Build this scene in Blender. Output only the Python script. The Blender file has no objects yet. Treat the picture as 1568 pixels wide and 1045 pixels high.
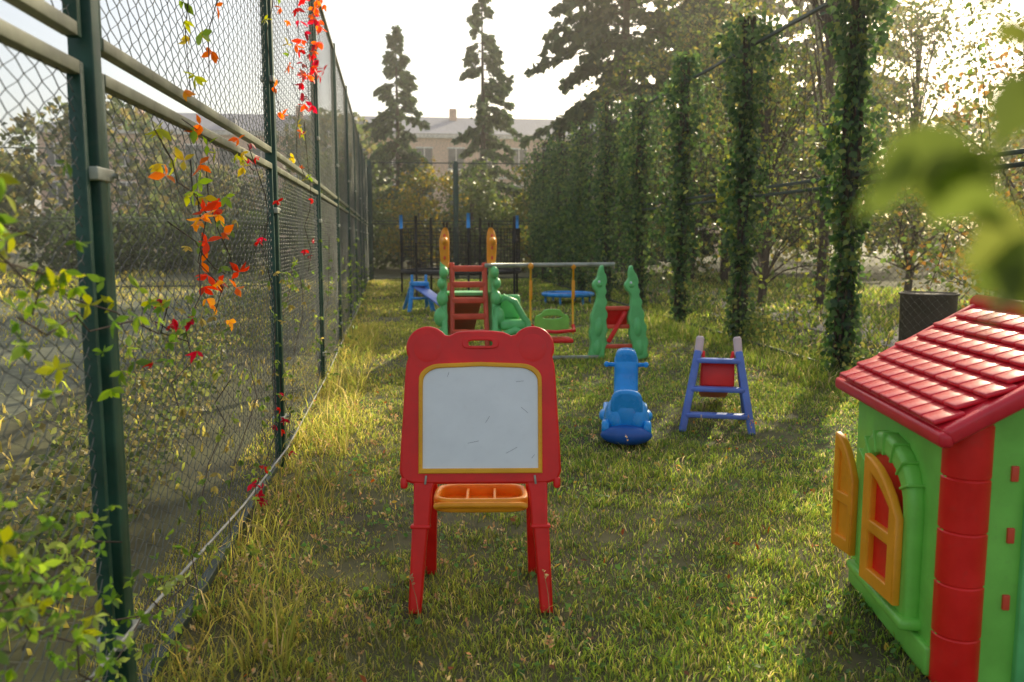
import bpy, math, random
import numpy as np
from mathutils import Vector, Matrix, Euler
random.seed(7); rng=np.random.default_rng(7)
scene=bpy.context.scene
scene.view_settings.view_transform='Standard'; scene.view_settings.look='None'; scene.view_settings.exposure=0
R=math.radians
COL=scene.collection

# ---------------------------------------------------------------- materials
def plastic(name,c,rough=.38,var=.10,bump=.15,dirt=.25):
    m=bpy.data.materials.new(name); m.use_nodes=True; nt=m.node_tree; b=nt.nodes['Principled BSDF']
    tc=nt.nodes.new('ShaderNodeTexCoord')
    n=nt.nodes.new('ShaderNodeTexNoise'); n.inputs['Scale'].default_value=7; n.inputs['Detail'].default_value=8
    nt.links.new(tc.outputs['Object'],n.inputs['Vector'])
    r=nt.nodes.new('ShaderNodeValToRGB'); e=r.color_ramp.elements
    e[0].position=.3; e[1].position=.7
    e[0].color=(*[x*(1-var*1.6) for x in c],1); e[1].color=(*[min(1,x*(1+var)+.008) for x in c],1)
    nt.links.new(n.outputs['Fac'],r.inputs[0])
    n2=nt.nodes.new('ShaderNodeTexNoise'); n2.inputs['Scale'].default_value=38; n2.inputs['Detail'].default_value=6
    nt.links.new(tc.outputs['Object'],n2.inputs['Vector'])
    r2=nt.nodes.new('ShaderNodeValToRGB'); r2.color_ramp.elements[0].position=.56; r2.color_ramp.elements[1].position=.78
    r2.color_ramp.elements[1].color=(dirt,dirt,dirt,1)
    nt.links.new(n2.outputs['Fac'],r2.inputs[0])
    mx=nt.nodes.new('ShaderNodeMix'); mx.data_type='RGBA'
    nt.links.new(r2.outputs[0],mx.inputs['Factor']); nt.links.new(r.outputs[0],mx.inputs['A'])
    mx.inputs['B'].default_value=(c[0]*.6+.06,c[1]*.6+.05,c[2]*.6+.035,1)
    nt.links.new(mx.outputs['Result'],b.inputs['Base Color'])
    mr=nt.nodes.new('ShaderNodeMapRange'); mr.inputs['To Min'].default_value=rough-.08; mr.inputs['To Max'].default_value=rough+.18
    nt.links.new(n.outputs['Fac'],mr.inputs['Value']); nt.links.new(mr.outputs[0],b.inputs['Roughness'])
    bp=nt.nodes.new('ShaderNodeBump'); bp.inputs['Strength'].default_value=bump; bp.inputs['Distance'].default_value=.004
    nt.links.new(n2.outputs['Fac'],bp.inputs['Height']); nt.links.new(bp.outputs[0],b.inputs['Normal'])
    return m
def leafmat(name,trans=.45,rough=.5,val=2.3,hue=.49):
    m=bpy.data.materials.new(name); m.use_nodes=True; nt=m.node_tree; b=nt.nodes['Principled BSDF']
    a=nt.nodes.new('ShaderNodeAttribute'); a.attribute_name='col'
    b.inputs['Roughness'].default_value=rough; b.inputs['Specular IOR Level'].default_value=.35
    nt.links.new(a.outputs['Color'],b.inputs['Base Color'])
    t=nt.nodes.new('ShaderNodeBsdfTranslucent')
    hs=nt.nodes.new('ShaderNodeHueSaturation'); hs.inputs['Value'].default_value=val; hs.inputs['Saturation'].default_value=1.08; hs.inputs['Hue'].default_value=hue
    nt.links.new(a.outputs['Color'],hs.inputs['Color']); nt.links.new(hs.outputs[0],t.inputs[0])
    mx=nt.nodes.new('ShaderNodeMixShader'); mx.inputs[0].default_value=trans
    nt.links.new(b.outputs[0],mx.inputs[1]); nt.links.new(t.outputs[0],mx.inputs[2])
    nt.links.new(mx.outputs[0],nt.nodes['Material Output'].inputs['Surface'])
    return m
def simple(name,c,rough=.6,metal=0,scale=6,var=.25):
    m=plastic(name,c,rough,var,.3,.4); m.node_tree.nodes['Principled BSDF'].inputs['Metallic'].default_value=metal
    return m
M={}
M['red']=plastic('red_plastic',(.82,.010,.008),.34)
M['redbrick']=plastic('faded_red_plastic',(.72,.08,.035))
M['roof']=plastic('roof_plastic',(.72,.02,.04),.30)
M['orange']=plastic('orange_plastic',(.92,.36,.012))
M['yellow']=plastic('yellow_plastic',(.92,.44,.01))
M['green']=plastic('green_plastic',(.21,.62,.09))
M['green2']=plastic('playset_green',(.15,.60,.20))
M['blue']=plastic('blue_plastic',(.01,.32,.84),.24)
M['blue2']=plastic('dark_blue_plastic',(.11,.21,.62))
M['paleblue']=plastic('tip_plastic',(.70,.56,.56))
M['white']=plastic('whiteboard',(.86,.91,.97),.3,.03,.05,.10)
M['post']=simple('green_paint_post',(.014,.07,.045),.42)
M['frame']=simple('pale_frame_paint',(.23,.24,.16),.42)  # greyish olive, paler than the post paint
M['frame2']=simple('dark_frame_paint',(.03,.055,.045),.5)
M['wire']=simple('galvanised_wire',(.20,.21,.18),.5,.1)
M['wire2']=simple('dark_wire',(.05,.055,.05),.5,.2)
M['steel']=simple('steel_clamp',(.38,.40,.34),.4,.3)
M['cable']=simple('cable_sheath',(.42,.42,.38),.6,0)
M['bark']=simple('bark',(.08,.055,.04),.9)
M['black']=simple('black_rubber',(.015,.015,.018),.7)
M['leaf']=leafmat('leaf',.5)
M['treeleaf']=leafmat('tree_leaf',.42,.45,2.2)
M['ivy']=leafmat('ivy_leaf',.40,.42,2.5)
M['needle']=leafmat('needles',.2,.6)
M['grassb']=leafmat('grass_blade',.60,.5,3.3,.482)
M['brown']=simple('brown_plastic',(.06,.045,.035),.6)

# ---------------------------------------------------------------- helpers
def empty(name,loc=(0,0,0),rz=0):
    o=bpy.data.objects.new(name,None); COL.objects.link(o); o.location=loc; o.rotation_euler=(0,0,rz); o.empty_display_size=.1; return o
def add(name,me,mat=None,parent=None,smooth=False):
    o=bpy.data.objects.new(name,me); COL.objects.link(o)
    if mat: 
        if len(me.materials)==0: me.materials.append(mat)
    if parent: o.parent=parent
    if smooth: me.shade_smooth()
    return o
def bevel(o,w,seg=3):
    m=o.modifiers.new('b','BEVEL'); m.width=w; m.segments=seg; m.limit_method='ANGLE'; m.angle_limit=R(35)
    o.data.shade_smooth(); 
    return o
def box(name,size,loc,mat,parent=None,rot=(0,0,0),bev=.008,taper=1):
    sx,sy,sz=[s/2 for s in size]
    v=[]
    for z,t in((-sz,1),(sz,taper)):
        v+=[(-sx*t,-sy*t,z),(sx*t,-sy*t,z),(sx*t,sy*t,z),(-sx*t,sy*t,z)]
    f=[(3,2,1,0),(4,5,6,7),(0,1,5,4),(1,2,6,5),(2,3,7,6),(3,0,4,7)]
    me=bpy.data.meshes.new(name); me.from_pydata(v,[],f)
    o=add(name,me,mat,parent); o.location=loc; o.rotation_euler=rot
    if bev: bevel(o,bev)
    return o
def bar(name,p1,p2,w,t,mat,parent=None,bev=.006,taper=1,side=Vector((0,1,0))):
    p1=Vector(p1);p2=Vector(p2); d=p2-p1; L=d.length; z=d.normalized()
    y=(side-z*side.dot(z)).normalized(); x=y.cross(z)
    o=box(name,(w,t,L),(0,0,0),mat,parent,(0,0,0),bev,taper)
    mt=Matrix((( x.x,y.x,z.x,0),(x.y,y.y,z.y,0),(x.z,y.z,z.z,0),(0,0,0,1))); mt.translation=(p1+p2)/2
    o.matrix_local=mt
    return o
def tube_data(pts,rad,n=8,off=0):
    pts=[Vector(p) for p in pts]; V=[];F=[]
    if not hasattr(rad,'__len__'): rad=[rad]*len(pts)
    for i,p in enumerate(pts):
        a=pts[max(0,i-1)];b=pts[min(len(pts)-1,i+1)]; d=(b-a).normalized() if (b-a).length>1e-6 else Vector((0,0,1))
        up=Vector((0,0,1)) if abs(d.z)<.9 else Vector((1,0,0))
        x=d.cross(up).normalized(); y=d.cross(x)
        for k in range(n):
            an=2*math.pi*k/n; V.append(tuple(p+(x*math.cos(an)+y*math.sin(an))*rad[i]))
    for i in range(len(pts)-1):
        for k in range(n):
            k2=(k+1)%n; F.append((off+i*n+k,off+i*n+k2,off+(i+1)*n+k2,off+(i+1)*n+k))
    F.append(tuple(off+k for k in range(n))); F.append(tuple(off+(len(pts)-1)*n+k for k in range(n-1,-1,-1)))
    return V,F
def tube(name,pts,rad,mat,parent=None,n=10):
    V,F=tube_data(pts,rad,n); me=bpy.data.meshes.new(name); me.from_pydata(V,[],F)
    return add(name,me,mat,parent,True)
def tubes(name,lst,mat,parent=None,n=6):
    V=[];F=[]
    for pts,rad in lst:
        v,f=tube_data(pts,rad,n,len(V)); V+=v;F+=f
    me=bpy.data.meshes.new(name); me.from_pydata(V,[],F)
    return add(name,me,mat,parent,True)
def smooth_loop(pts,it=2):
    for _ in range(it):
        q=[]
        for i in range(len(pts)):
            a=pts[i];b=pts[(i+1)%len(pts)]
            q.append((a[0]*.75+b[0]*.25,a[1]*.75+b[1]*.25)); q.append((a[0]*.25+b[0]*.75,a[1]*.25+b[1]*.75))
        pts=q
    return pts
def shape(name,loops,depth,mat,parent=None,bev=.006,mw=None):
    cu=bpy.data.curves.new(name,'CURVE'); cu.dimensions='2D'; cu.fill_mode='BOTH'
    cu.extrude=max(depth/2-bev,0.0005); cu.bevel_depth=bev; cu.bevel_resolution=2; cu.offset=-bev
    for l in loops:
        s=cu.splines.new('POLY'); s.points.add(len(l)-1); s.use_cyclic_u=True
        for i,p in enumerate(l): s.points[i].co=(p[0],p[1],0,1)
    t=bpy.data.objects.new('tmp',cu); COL.objects.link(t)
    dg=bpy.context.evaluated_depsgraph_get(); dg.update()
    me=bpy.data.meshes.new_from_object(t.evaluated_get(dg)); bpy.data.objects.remove(t)
    me.materials.clear(); me.materials.append(mat)
    o=add(name,me,None,parent)
    me.shade_smooth()
    try: me.set_sharp_from_angle(angle=R(50))
    except Exception: pass
    if mw is not None: o.matrix_local=mw
    return o
UP=Matrix.Rotation(R(90),4,'X')              # curve x->x, y->z, extrude along y
SIDE=Matrix.Rotation(R(90),4,'Z')@UP         # curve x->y, y->z, extrude along x
def T(x,y,z): return Matrix.Translation((x,y,z))
def circ(cx,cy,r,n=32,r2=None): 
    r2=r2 or r
    return [(cx+r*math.cos(2*math.pi*i/n),cy+r2*math.sin(2*math.pi*i/n)) for i in range(n)]
def ellip(name,rad,loc,mat,parent=None,rot=(0,0,0),n=24):
    import bmesh
    bm=bmesh.new(); bmesh.ops.create_uvsphere(bm,u_segments=n,v_segments=n//2,radius=1)
    for v in bm.verts: v.co=Vector((v.co.x*rad[0],v.co.y*rad[1],v.co.z*rad[2]))
    me=bpy.data.meshes.new(name); bm.to_mesh(me); bm.free()
    o=add(name,me,mat,parent,True); o.location=loc; o.rotation_euler=rot; return o

def np_mesh(name,V,faces_list,colors,mat,parent=None):
    me=bpy.data.meshes.new(name); me.vertices.add(len(V)); me.vertices.foreach_set('co',V.astype(np.float32).ravel())
    loops=np.concatenate([f.ravel() for f in faces_list]).astype(np.int32)
    tot=np.concatenate([np.full(len(f),f.shape[1]) for f in faces_list])
    st=np.concatenate([[0],np.cumsum(tot)[:-1]]).astype(np.int32)
    me.loops.add(len(loops)); me.loops.foreach_set('vertex_index',loops)
    me.polygons.add(len(tot)); me.polygons.foreach_set('loop_start',st)
    if colors is not None:
        ca=me.color_attributes.new('col','FLOAT_COLOR','POINT')
        c=np.ones((len(V),4),np.float32); c[:,:3]=colors; ca.data.foreach_set('color',c.ravel())
    me.update(calc_edges=True); me.validate()
    return add(name,me,mat,parent)

def norm(a): return a/np.maximum(np.linalg.norm(a,axis=1,keepdims=True),1e-6)
IVY=np.array([[0,0,0],[.38,.12,.05],[.5,.45,.06],[.2,.62,0],[0,1,-.12],[-.2,.62,0],[-.5,.45,.06],[-.38,.12,.05]])
PNT=np.array([[0,0,0],[.17,.25,.04],[.24,.5,.05],[.13,.78,0],[0,1,-.1],[-.13,.78,0],[-.24,.5,.05],[-.17,.25,.04]])
QUAD=np.array([[0,0,0],[.36,.45,.08],[0,1,-.1],[-.36,.45,.08]])
NEED=np.array([[0,0,0],[.13,.45,.03],[0,1,-.06],[-.13,.45,.03]])
def leaves(name,P,size,cols,mat,parent=None,kind='quad',droop=.3,dirs=None,spread=1.0,flat=0):
    n=len(P); tmpl={'quad':QUAD,'ivy':IVY,'pnt':PNT,'need':NEED}[kind]
    d=rng.normal(size=(n,3))*spread
    if dirs is not None: d=d+dirs
    d[:,2]-=droop; d=norm(d)
    nn=rng.normal(size=(n,3)); nn[:,2]+=flat; x=norm(np.cross(d,nn)); z=np.cross(x,d)
    s=np.broadcast_to(np.asarray(size),(n,))[:,None,None]
    k=len(tmpl)
    V=P[:,None,:]+s*(tmpl[None,:,0:1]*x[:,None,:]+tmpl[None,:,1:2]*d[:,None,:]+tmpl[None,:,2:3]*z[:,None,:])
    base=(np.arange(n)*k)[:,None]
    if k==8:
        Fs=[np.concatenate([base+np.array([[0,1,2,3]]),base+np.array([[0,3,4,5]]),base+np.array([[0,5,6,7]])])]
    else: Fs=[base+np.array([[0,1,2,3]])]
    C=np.repeat(cols,k,axis=0)
    return np_mesh(name,V.reshape(-1,3),Fs,C,mat,parent)
def palette(n,cols,w=None,jit=.2):
    cols=np.array(cols); i=rng.choice(len(cols),n,p=None if w is None else np.array(w)/sum(w))
    return np.clip(cols[i]*(1+rng.uniform(-jit,jit,(n,1))),0,1)

# ---------------------------------------------------------------- chain-link mesh data (shared)
def chain_mesh(name,L,Hh,p=.055,r=.0016,mat=None):
    nw=int(L/p); nz=int(Hh/(p/2))+1
    i=np.arange(nw)[:,None]; k=np.arange(nz)[None,:]
    x=(i+.5)*(L/nw)+((i+k)%2*2-1)*(p/2)*1.0; z=k*(Hh/(nz-1))+0*i; y=((k%2)*2-1)*.003+0*i
    x=x+.008*np.sin(z*5+i*.13)+rng.normal(size=x.shape)*.0012; y=y+.014*np.sin(x*2.2)*np.sin(z*1.9)
    C=np.stack([x,y,z],-1)
    ang=np.array([0,2.094,4.188]); off=np.stack([np.cos(ang)*r,np.sin(ang)*r,0*ang],-1)
    V=(C[:,:,None,:]+off[None,None]).reshape(-1,3)
    idx=np.arange(nw*nz*3).reshape(nw,nz,3); Fl=[]
    for a in range(3):
        b=(a+1)%3
        Fl.append(np.stack([idx[:,:-1,a],idx[:,:-1,b],idx[:,1:,b],idx[:,1:,a]],-1).reshape(-1,4))
    me_o=np_mesh(name,V,[np.concatenate(Fl)],None,mat); me=me_o.data; bpy.data.objects.remove(me_o)
    return me
CH=chain_mesh('chain_link',2.84,1.78,.048,.0020,M['wire'])
CH2=chain_mesh('chain_link_dark',2.84,1.78,.07,.0022,M['wire2'])

def fence(name,pts,mesh,pm,fm,h=3.9,split=1.93,z0=.05,clamps=True,fw=.035,pr=.032,sm=None):
    E=empty(name); sm=sm or fm
    for j,p in enumerate(pts):
        bar('post_%d'%j,(p[0],p[1],-.1),(p[0],p[1],h+.05),pr*2,pr*2,pm,E,.006)
        if clamps:
            for z in (.32,1.62,2.4):
                box('clamp_%d'%j,(.078,.135,.035),(p[0],p[1],z),M['steel'] ,E,(0,0,0),.004)
                tube('bolt_%d'%j,[(p[0]+.035,p[1]+.05,z),(p[0]+.055,p[1]+.05,z)],.008,M['steel'],E,6)
    for j in range(len(pts)-1):
        a=Vector((*pts[j],0)); b=Vector((*pts[j+1],0)); d=(b-a); L=d.length; u=d/L
        ang=math.atan2(u.y,u.x); g=.075
        for lo,hi in ((z0,split-.03),(split+.03,h)):
            A=a+u*g;B=b-u*g
            for q in (A,B): bar('stile',(q.x,q.y,lo),(q.x,q.y,hi),fw,fw*.8,sm,E,.003)
            for z in (lo+fw/2,hi-fw/2): bar('rail',(A.x+u.x*fw/2,A.y+u.y*fw/2,z),(B.x-u.x*fw/2,B.y-u.y*fw/2,z),fw*1.1,fw,(M['frame2'] if z<.3 else fm),E,.003,side=Vector((0,0,1)))
            o=bpy.data.objects.new('wire_mesh',mesh); COL.objects.link(o); o.parent=E
            o.location=(A.x,A.y,lo+.01); o.rotation_euler=(0,0,ang); o.scale=((L-2*g)/2.84,1,(hi-lo-.02)/1.78)
    return E
LX=[(-.86,-.6),(-.83,2.45),(-.80,5.45),(-.83,8.54),(-.88,11.6),(-.93,14.7),(-.99,17.8),(-1.05,20.9),(-1.12,24),(-1.18,27),(-1.24,30)]
fence('chain_link_fence',LX,CH,M['post'],M['frame'],sm=M['post'])
fence('chain_link_fence',[(-1.16,30.1),(1.8,30.0),(4.8,30)],CH2,M['post'],M['frame2'],h=4.05,split=2.0,clamps=False,pr=.06)
RY=[-.4,2.6,5.6,8.48,11.3,13.9,16.5,19.2,22,25,28,30]
fence('chain_link_fence',[(4.6,y) for y in RY[:-1]],CH2,M['frame2'],M['frame2'],h=4.0,split=2.05,clamps=False)
cp=[(-.79,-.3,.55),(-.79,1.2,.43),(-.785,2.45,.345),(-.765,4.0,.21),(-.755,5.45,.13),(-.78,8.5,.10),(-.83,12,.13),(-.88,16,.12),(-.98,20,.1)]
tube('steel_cable',cp,.0055,M['cable'],None,8)

# ---------------------------------------------------------------- ground
gm=bpy.data.materials.new('ground_soil'); gm.use_nodes=True; nt=gm.node_tree; b=nt.nodes['Principled BSDF']; b.inputs['Roughness'].default_value=.95
tc=nt.nodes.new('ShaderNodeTexCoord'); n1=nt.nodes.new('ShaderNodeTexNoise'); n1.inputs['Scale'].default_value=1.3; n1.inputs['Detail'].default_value=12; n1.inputs['Roughness'].default_value=.7
nt.links.new(tc.outputs['Object'],n1.inputs['Vector'])
r=nt.nodes.new('ShaderNodeValToRGB'); r.color_ramp.elements[0].position=.35; r.color_ramp.elements[0].color=(.05,.045,.022,1); r.color_ramp.elements[1].position=.68; r.color_ramp.elements[1].color=(.14,.14,.05,1)
nt.links.new(n1.outputs['Fac'],r.inputs[0]); nt.links.new(r.outputs[0],b.inputs['Base Color'])
me=bpy.data.meshes.new('ground'); me.from_pydata([(-400,-400,0),(400,-400,0),(400,400,0),(-400,400,0)],[],[(0,1,2,3)]); add('ground',me,gm)
pm=simple('path_gravel',(.42,.38,.32),.95)
me=bpy.data.meshes.new('path'); me.from_pydata([(6.3,2,.004),(8.6,2,.004),(9.2,34,.004),(6.9,34,.004)],[],[(0,1,2,3)]); add('gravel_path',me,pm)
cm=simple('court_surface',(.13,.14,.09),.95)
me=bpy.data.meshes.new('sports_court'); me.from_pydata([(-12.5,4,.004),(-3.2,4,.004),(-3.2,25.5,.004),(-12.5,25.5,.004)],[],[(0,1,2,3)]); add('sports_court',me,cm)

def patch(x,y):
    return (np.sin(x*1.7+1.3*np.sin(y*1.1))+np.sin(y*2.3+x*.9+1)+np.sin(x*4.1-y*3.3)+.7*np.sin(x*9+y*7.7+2*np.sin(y*3)))/3.7
def patch2(x,y):
    return (np.sin(x*13+2*np.sin(y*9))+np.sin(y*17+x*6+1)+np.sin(x*23-y*19))/3
def grass(name,zones,parent=None):
    Ps=[];H=[];W=[]
    for x0,x1,y0,y1,dens,h0,h1,w in zones:
        n=int((x1-x0)*(y1-y0)*dens); P=np.zeros((n,3)); P[:,0]=rng.uniform(x0,x1,n); P[:,1]=rng.uniform(y0,y1,n)
        pt=patch(P[:,0],P[:,1])*.75+patch2(P[:,0],P[:,1])*.5; keep=rng.uniform(size=n)<(.60+.65*pt)
        P=P[keep];pt=pt[keep]; n=len(P)
        Ps.append(P); H.append(rng.uniform(h0,h1,n)*(1+.6*np.clip(pt,-.9,1))*np.where(rng.uniform(size=n)<.04,1.7,1)); W.append(np.full(n,w)*rng.uniform(.6,1.5,n))
    P=np.concatenate(Ps);H=np.concatenate(H);W=np.concatenate(W)
    lx=(P[:,0]-1.63)*math.cos(R(11.5))-(P[:,1]-2.37)*math.sin(R(11.5)); ly=(P[:,0]-1.63)*math.sin(R(11.5))+(P[:,1]-2.37)*math.cos(R(11.5))
    k=~((lx>.09)&(lx<1.02)&(ly>.11)&(ly<.93)); P=P[k];H=H[k];W=W[k]; n=len(P)
    a=rng.uniform(0,2*np.pi,n); side=np.stack([np.cos(a),np.sin(a),0*a],-1)
    b=rng.uniform(0,2*np.pi,n); lean=np.stack([np.cos(b),np.sin(b),0*b],-1)*(rng.uniform(.1,1.3,n)*H)[:,None]
    z=np.zeros((n,3)); z[:,2]=H
    hw=(W/2)[:,None]*side
    V=np.stack([P-hw,P+hw,P+lean*.32+z*.6+hw*.75,P+lean*.32+z*.6-hw*.75,P+lean+z*.92],1)
    base=(np.arange(n)*5)[:,None]
    q=base+np.array([[0,1,2,3]]); t=base+np.array([[3,2,4]])
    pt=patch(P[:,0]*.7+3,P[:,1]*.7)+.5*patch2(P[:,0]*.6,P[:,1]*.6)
    c1=palette(n,[(.085,.15,.032),(.135,.215,.04),(.205,.27,.05),(.30,.30,.07),(.42,.36,.18)],[3.6,4,3.8,2.1,1.5],.3)
    lf=np.clip(1.1-(P[:,0]+.85)/1.3,0,1)[:,None]*rng.uniform(0,.9,(n,1))
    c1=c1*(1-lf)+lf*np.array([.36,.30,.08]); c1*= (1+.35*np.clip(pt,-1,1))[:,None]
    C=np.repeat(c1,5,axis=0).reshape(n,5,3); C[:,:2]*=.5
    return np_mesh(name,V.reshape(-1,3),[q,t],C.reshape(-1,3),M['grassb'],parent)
grass('grass',[(-1.1,3.6,1.2,4.6,8500,.008,.042,.0042),(-1.1,5,4.6,8.5,4300,.012,.046,.0055),(-1.3,5.2,8.5,15,1700,.02,.06,.009),
  (-1.6,5.5,15,30,500,.04,.08,.02),(-9,-1.2,1,30,70,.04,.10,.02),(5,14,4,34,140,.05,.14,.03),(-.9,-.40,1.3,14,1200,.08,.22,.006),(3.9,4.9,2.6,16,700,.06,.2,.008),(-30,-9,5,40,18,.08,.2,.06)])
n=15000; P=np.zeros((n,3)); P[:,0]=rng.uniform(-.9,4.4,n); P[:,1]=1.5+8*rng.uniform(size=n)**1.6; P[:,2]=rng.uniform(.010,.036,n)
k=patch(P[:,0]*1.6,P[:,1]*1.6)+.5*patch2(P[:,0],P[:,1])>-.05; P=P[k]; n=len(P)
leaves('clover',P,rng.uniform(.012,.032,n),palette(n,[(.08,.18,.05),(.12,.24,.06),(.19,.28,.07)]),M['leaf'],None,'ivy',0,flat=3)
S=[];hp=[]
for i in range(560):
    if random.random()<.65: x=random.uniform(-.75,.7);y=random.uniform(2.0,7)
    else: x=random.uniform(.5,4.2);y=random.uniform(2.6,9)
    h=random.uniform(.08,.20); dx,dy=random.uniform(-.07,.07),random.uniform(-.07,.07)
    S.append(([(x,y,0),(x+dx*.4,y+dy*.4,h*.6),(x+dx,y+dy,h)],[.0012,.001,.0007])); hp+= [(x+dx*t,y+dy*t,h*t) for t in (.85,.9,.95,1,1.03)]
me_o=tubes('grass_seed_stalk',S,simple('straw',(.44,.37,.16),.8),None,4)
hp=np.array(hp); leaves('seed_heads',hp,.020,palette(len(hp),[(.5,.42,.22),(.38,.28,.14),(.48,.28,.14)]),M['leaf'],me_o,'pnt',-1)
n=560; P=np.zeros((n,3)); P[:,0]=rng.uniform(-.8,4,n); P[:,1]=1.8+9*rng.uniform(size=n)**1.4; P[:,2]=rng.uniform(.02,.04,n)
leaves('fallen_leaves',P,rng.uniform(.02,.045,n),palette(n,[(.4,.12,.03),(.35,.22,.06),(.22,.10,.05),(.5,.36,.08)]),M['leaf'],None,'pnt',0,flat=2)

# ---------------------------------------------------------------- whiteboard easel
E=empty('whiteboard_easel',(.275,3.17,0),R(-6))
TL=Matrix.Rotation(R(-10),4,'X')
half=[(0,.50),(.20,.50),(.265,.502),(.305,.515),(.317,.55),(.312,.66),(.303,.80),(.297,.92),(.293,.965)]
ear=[(.207+.086*math.cos(a),1.034+.086*math.sin(a)) for a in [R(x) for x in range(-25,150,12)]]
top=[(.122,1.083),(.09,1.098),(.05,1.102),(0,1.103)]
hp_=half+ear+top
loop=hp_+[(-x,y) for x,y in hp_[-2:0:-1]]
slot=[(x*.048+(.0 ),1.052+y*.012) for x,y in [(math.copysign(abs(math.cos(t))**.5,math.cos(t)),math.copysign(abs(math.sin(t))**.5,math.sin(t))) for t in [2*math.pi*i/24 for i in range(24)]]]
shape('frame_panel',[loop,slot],.04,M['red'],E,.010,TL@T(0,0,0)@UP)
def arch(hw,b,t,rr):
    pts=[(hw,b),]
    pts+= [(hw,t-rr*1.0)]+[(hw-rr+rr*math.cos(a),t-rr*.75+rr*.75*math.sin(a)) for a in [R(x) for x in range(10,91,10)]]
    pts+= [(0,t+.006)]
    return pts+[(-x,y) for x,y in pts[-2::-1]]
o=arch(.242,.543,.972,.085); i_=arch(.226,.562,.955,.075)
shape('yellow_trim',[o,i_],.014,M['yellow'],E,.004,TL@T(0,-.023,0)@UP)
shape('writing_board',[i_],.006,M['white'],E,.001,TL@T(0,-.0205,0)@UP)
rim=[(x*1.5,1.052+(y-1.052)*1.8) for x,y in slot]
shape('handle_rim',[rim,slot],.008,M['red'],E,.003,TL@T(0,-.022,0)@UP)
for s in(-1,1):
    ellip('ear_boss',(.06,.004,.06),TL@Vector((s*.207,-.0185,1.034)),M['red'],E,(R(-10),0,0))
    for k in range(12): ellip('stud',(.0035,.002,.0035),TL@Vector((s*.234,-.030,.575+k*.028)),M['orange'],E,n=8)
    leg=[(s*.178,.52),(s*.262,.52),(s*.262,.34),(s*.268,.33),(s*.282,.0),(s*.232,.0),(s*.205,.33),(s*.198,.34),(s*.19,.47)]
    if s<0: leg=leg[::-1]
    shape('front_leg',[leg],.045,M['red'],E,.009,TL@T(0,0.004,0)@UP)
    box('leg_collar',(.078,.052,.016),TL@Vector((s*.235,0.004,.335)),M['red'],E,(R(-10),0,0),.006)
    bar('back_leg',(s*.225,.40,0),(s*.19,.215,1.03),.05,.035,M['red'],E,.008)
    box('corner_lug',(.026,.046,.045),TL@Vector((s*.300,0,.505)),M['red'],E,(R(-10),0,0),.01)
    bar('leg_hook',TL@Vector((s*.212,-.024,.535)),TL@Vector((s*.216,-.024,.50)),.008,.006,M['steel'],E,.002)
bar('back_brace',(-.2,.345,.36),(.2,.345,.36),.04,.02,M['red'],E,.005,side=Vector((0,0,1)))
tr=smooth_loop([(-.185,.075),(0,.07),(.185,.075),(.19,.19),(.175,.30),(0,.30),(-.175,.30),(-.19,.19)],2)
tin=[(x*.88,.187+(y-.187)*.78) for x,y in tr]
shape('tray_rim',[tr,tin],.055,M['orange'],E,.009,T(0,0,.405))
shape('tray_floor',[[(x*.97,.187+(y-.187)*.97) for x,y in tr]],.008,M['orange'],E,.002,T(0,0,.384))
for x in(-.055,.055): box('tray_divider',(.012,.17,.035),(x,.187,.403),M['orange'],E,(0,0,0),.004)
tube('tray_lip',[(-.178,.075,.405),(-.16,.064,.412),(-.06,.060,.414),(.06,.060,.414),(.16,.064,.412),(.178,.075,.405)],.012,M['orange'],E)
mk=simple('marker_ghost',(.25,.28,.35),.5)
for (x,s,l,a) in [(.10,.62,.05,.5),(-.13,.92,.02,1.2),(.16,.8,.035,-.7),(.02,.74,.03,1.0),(-.05,.66,.045,.2),(.14,.90,.03,.1),(.2,.6,.02,.9),(-.19,.945,.012,2)]:
    bar('scribble',TL@Vector((x,-.0245,s)),TL@Vector((x+l*math.cos(a),-.0245,s+l*math.sin(a))),.0012,.0006,mk,E,0)

# ---------------------------------------------------------------- playhouse
E=empty('toy_playhouse',(1.63,2.37,0),R(-11.5))
Wd=1.10; Dp=1.03; wl=.075; wr=Wd-.075; wf=.09; wb=Dp-.08; ez=.85; rz=1.155
def archw(cx,hw,b,t,n=10):
    return [(cx-hw,b),(cx+hw,b),(cx+hw,t-hw*.75)]+[(cx+hw*math.cos(a),t-hw*.75+hw*.75*math.sin(a)) for a in [math.pi*i/n for i in range(1,n)]]+[(cx-hw,t-hw*.75)]
win=archw(.5,.19,.2,.655)
shape('side_wall',[[(wf,0),(wb,0),(wb,.88),(wf,.88)],win],.05,M['green'],E,.006,T(wl,0,0)@SIDE)
shape('side_wall_far',[[(wf,0),(wb,0),(wb,.88),(wf,.88)],archw(.5,.19,.2,.655)],.05,M['red'],E,.006,T(wr,0,0)@SIDE)
gab=[(wl,0),(wr,0),(wr,.87),(.55,1.12),(wl,.87)]
shape('front_wall',[gab,archw(.62,.2,.03,.75)],.05,M['green'],E,.006,T(0,wf,0)@UP)
shape('back_wall',[gab],.05,M['redbrick'],E,.006,T(0,wb,0)@UP)
shape('window_moulding',[archw(.5,.265,.15,.745),archw(.5,.195,.195,.66)],.06,M['green'],E,.02,T(wl-.045,0,0)@SIDE)
shape('window_backing',[archw(.5,.196,.19,.663)],.012,M['red'],E,.002,T(wl-.052,0,0)@SIDE)
for k in range(1,8):
    a=math.pi*k/8; y=.5+.235*math.cos(a); z=.545+.16*math.sin(a)
    box('moulding_joint',(.07,.010,.085),(wl-.047,y,z),M['green'],E,(a-math.pi/2,0,0),.004)
box('window_sill',(.085,.58,.04),(wl-.055,.5,.14),M['green'],E,(0,0,0),.015)
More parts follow.
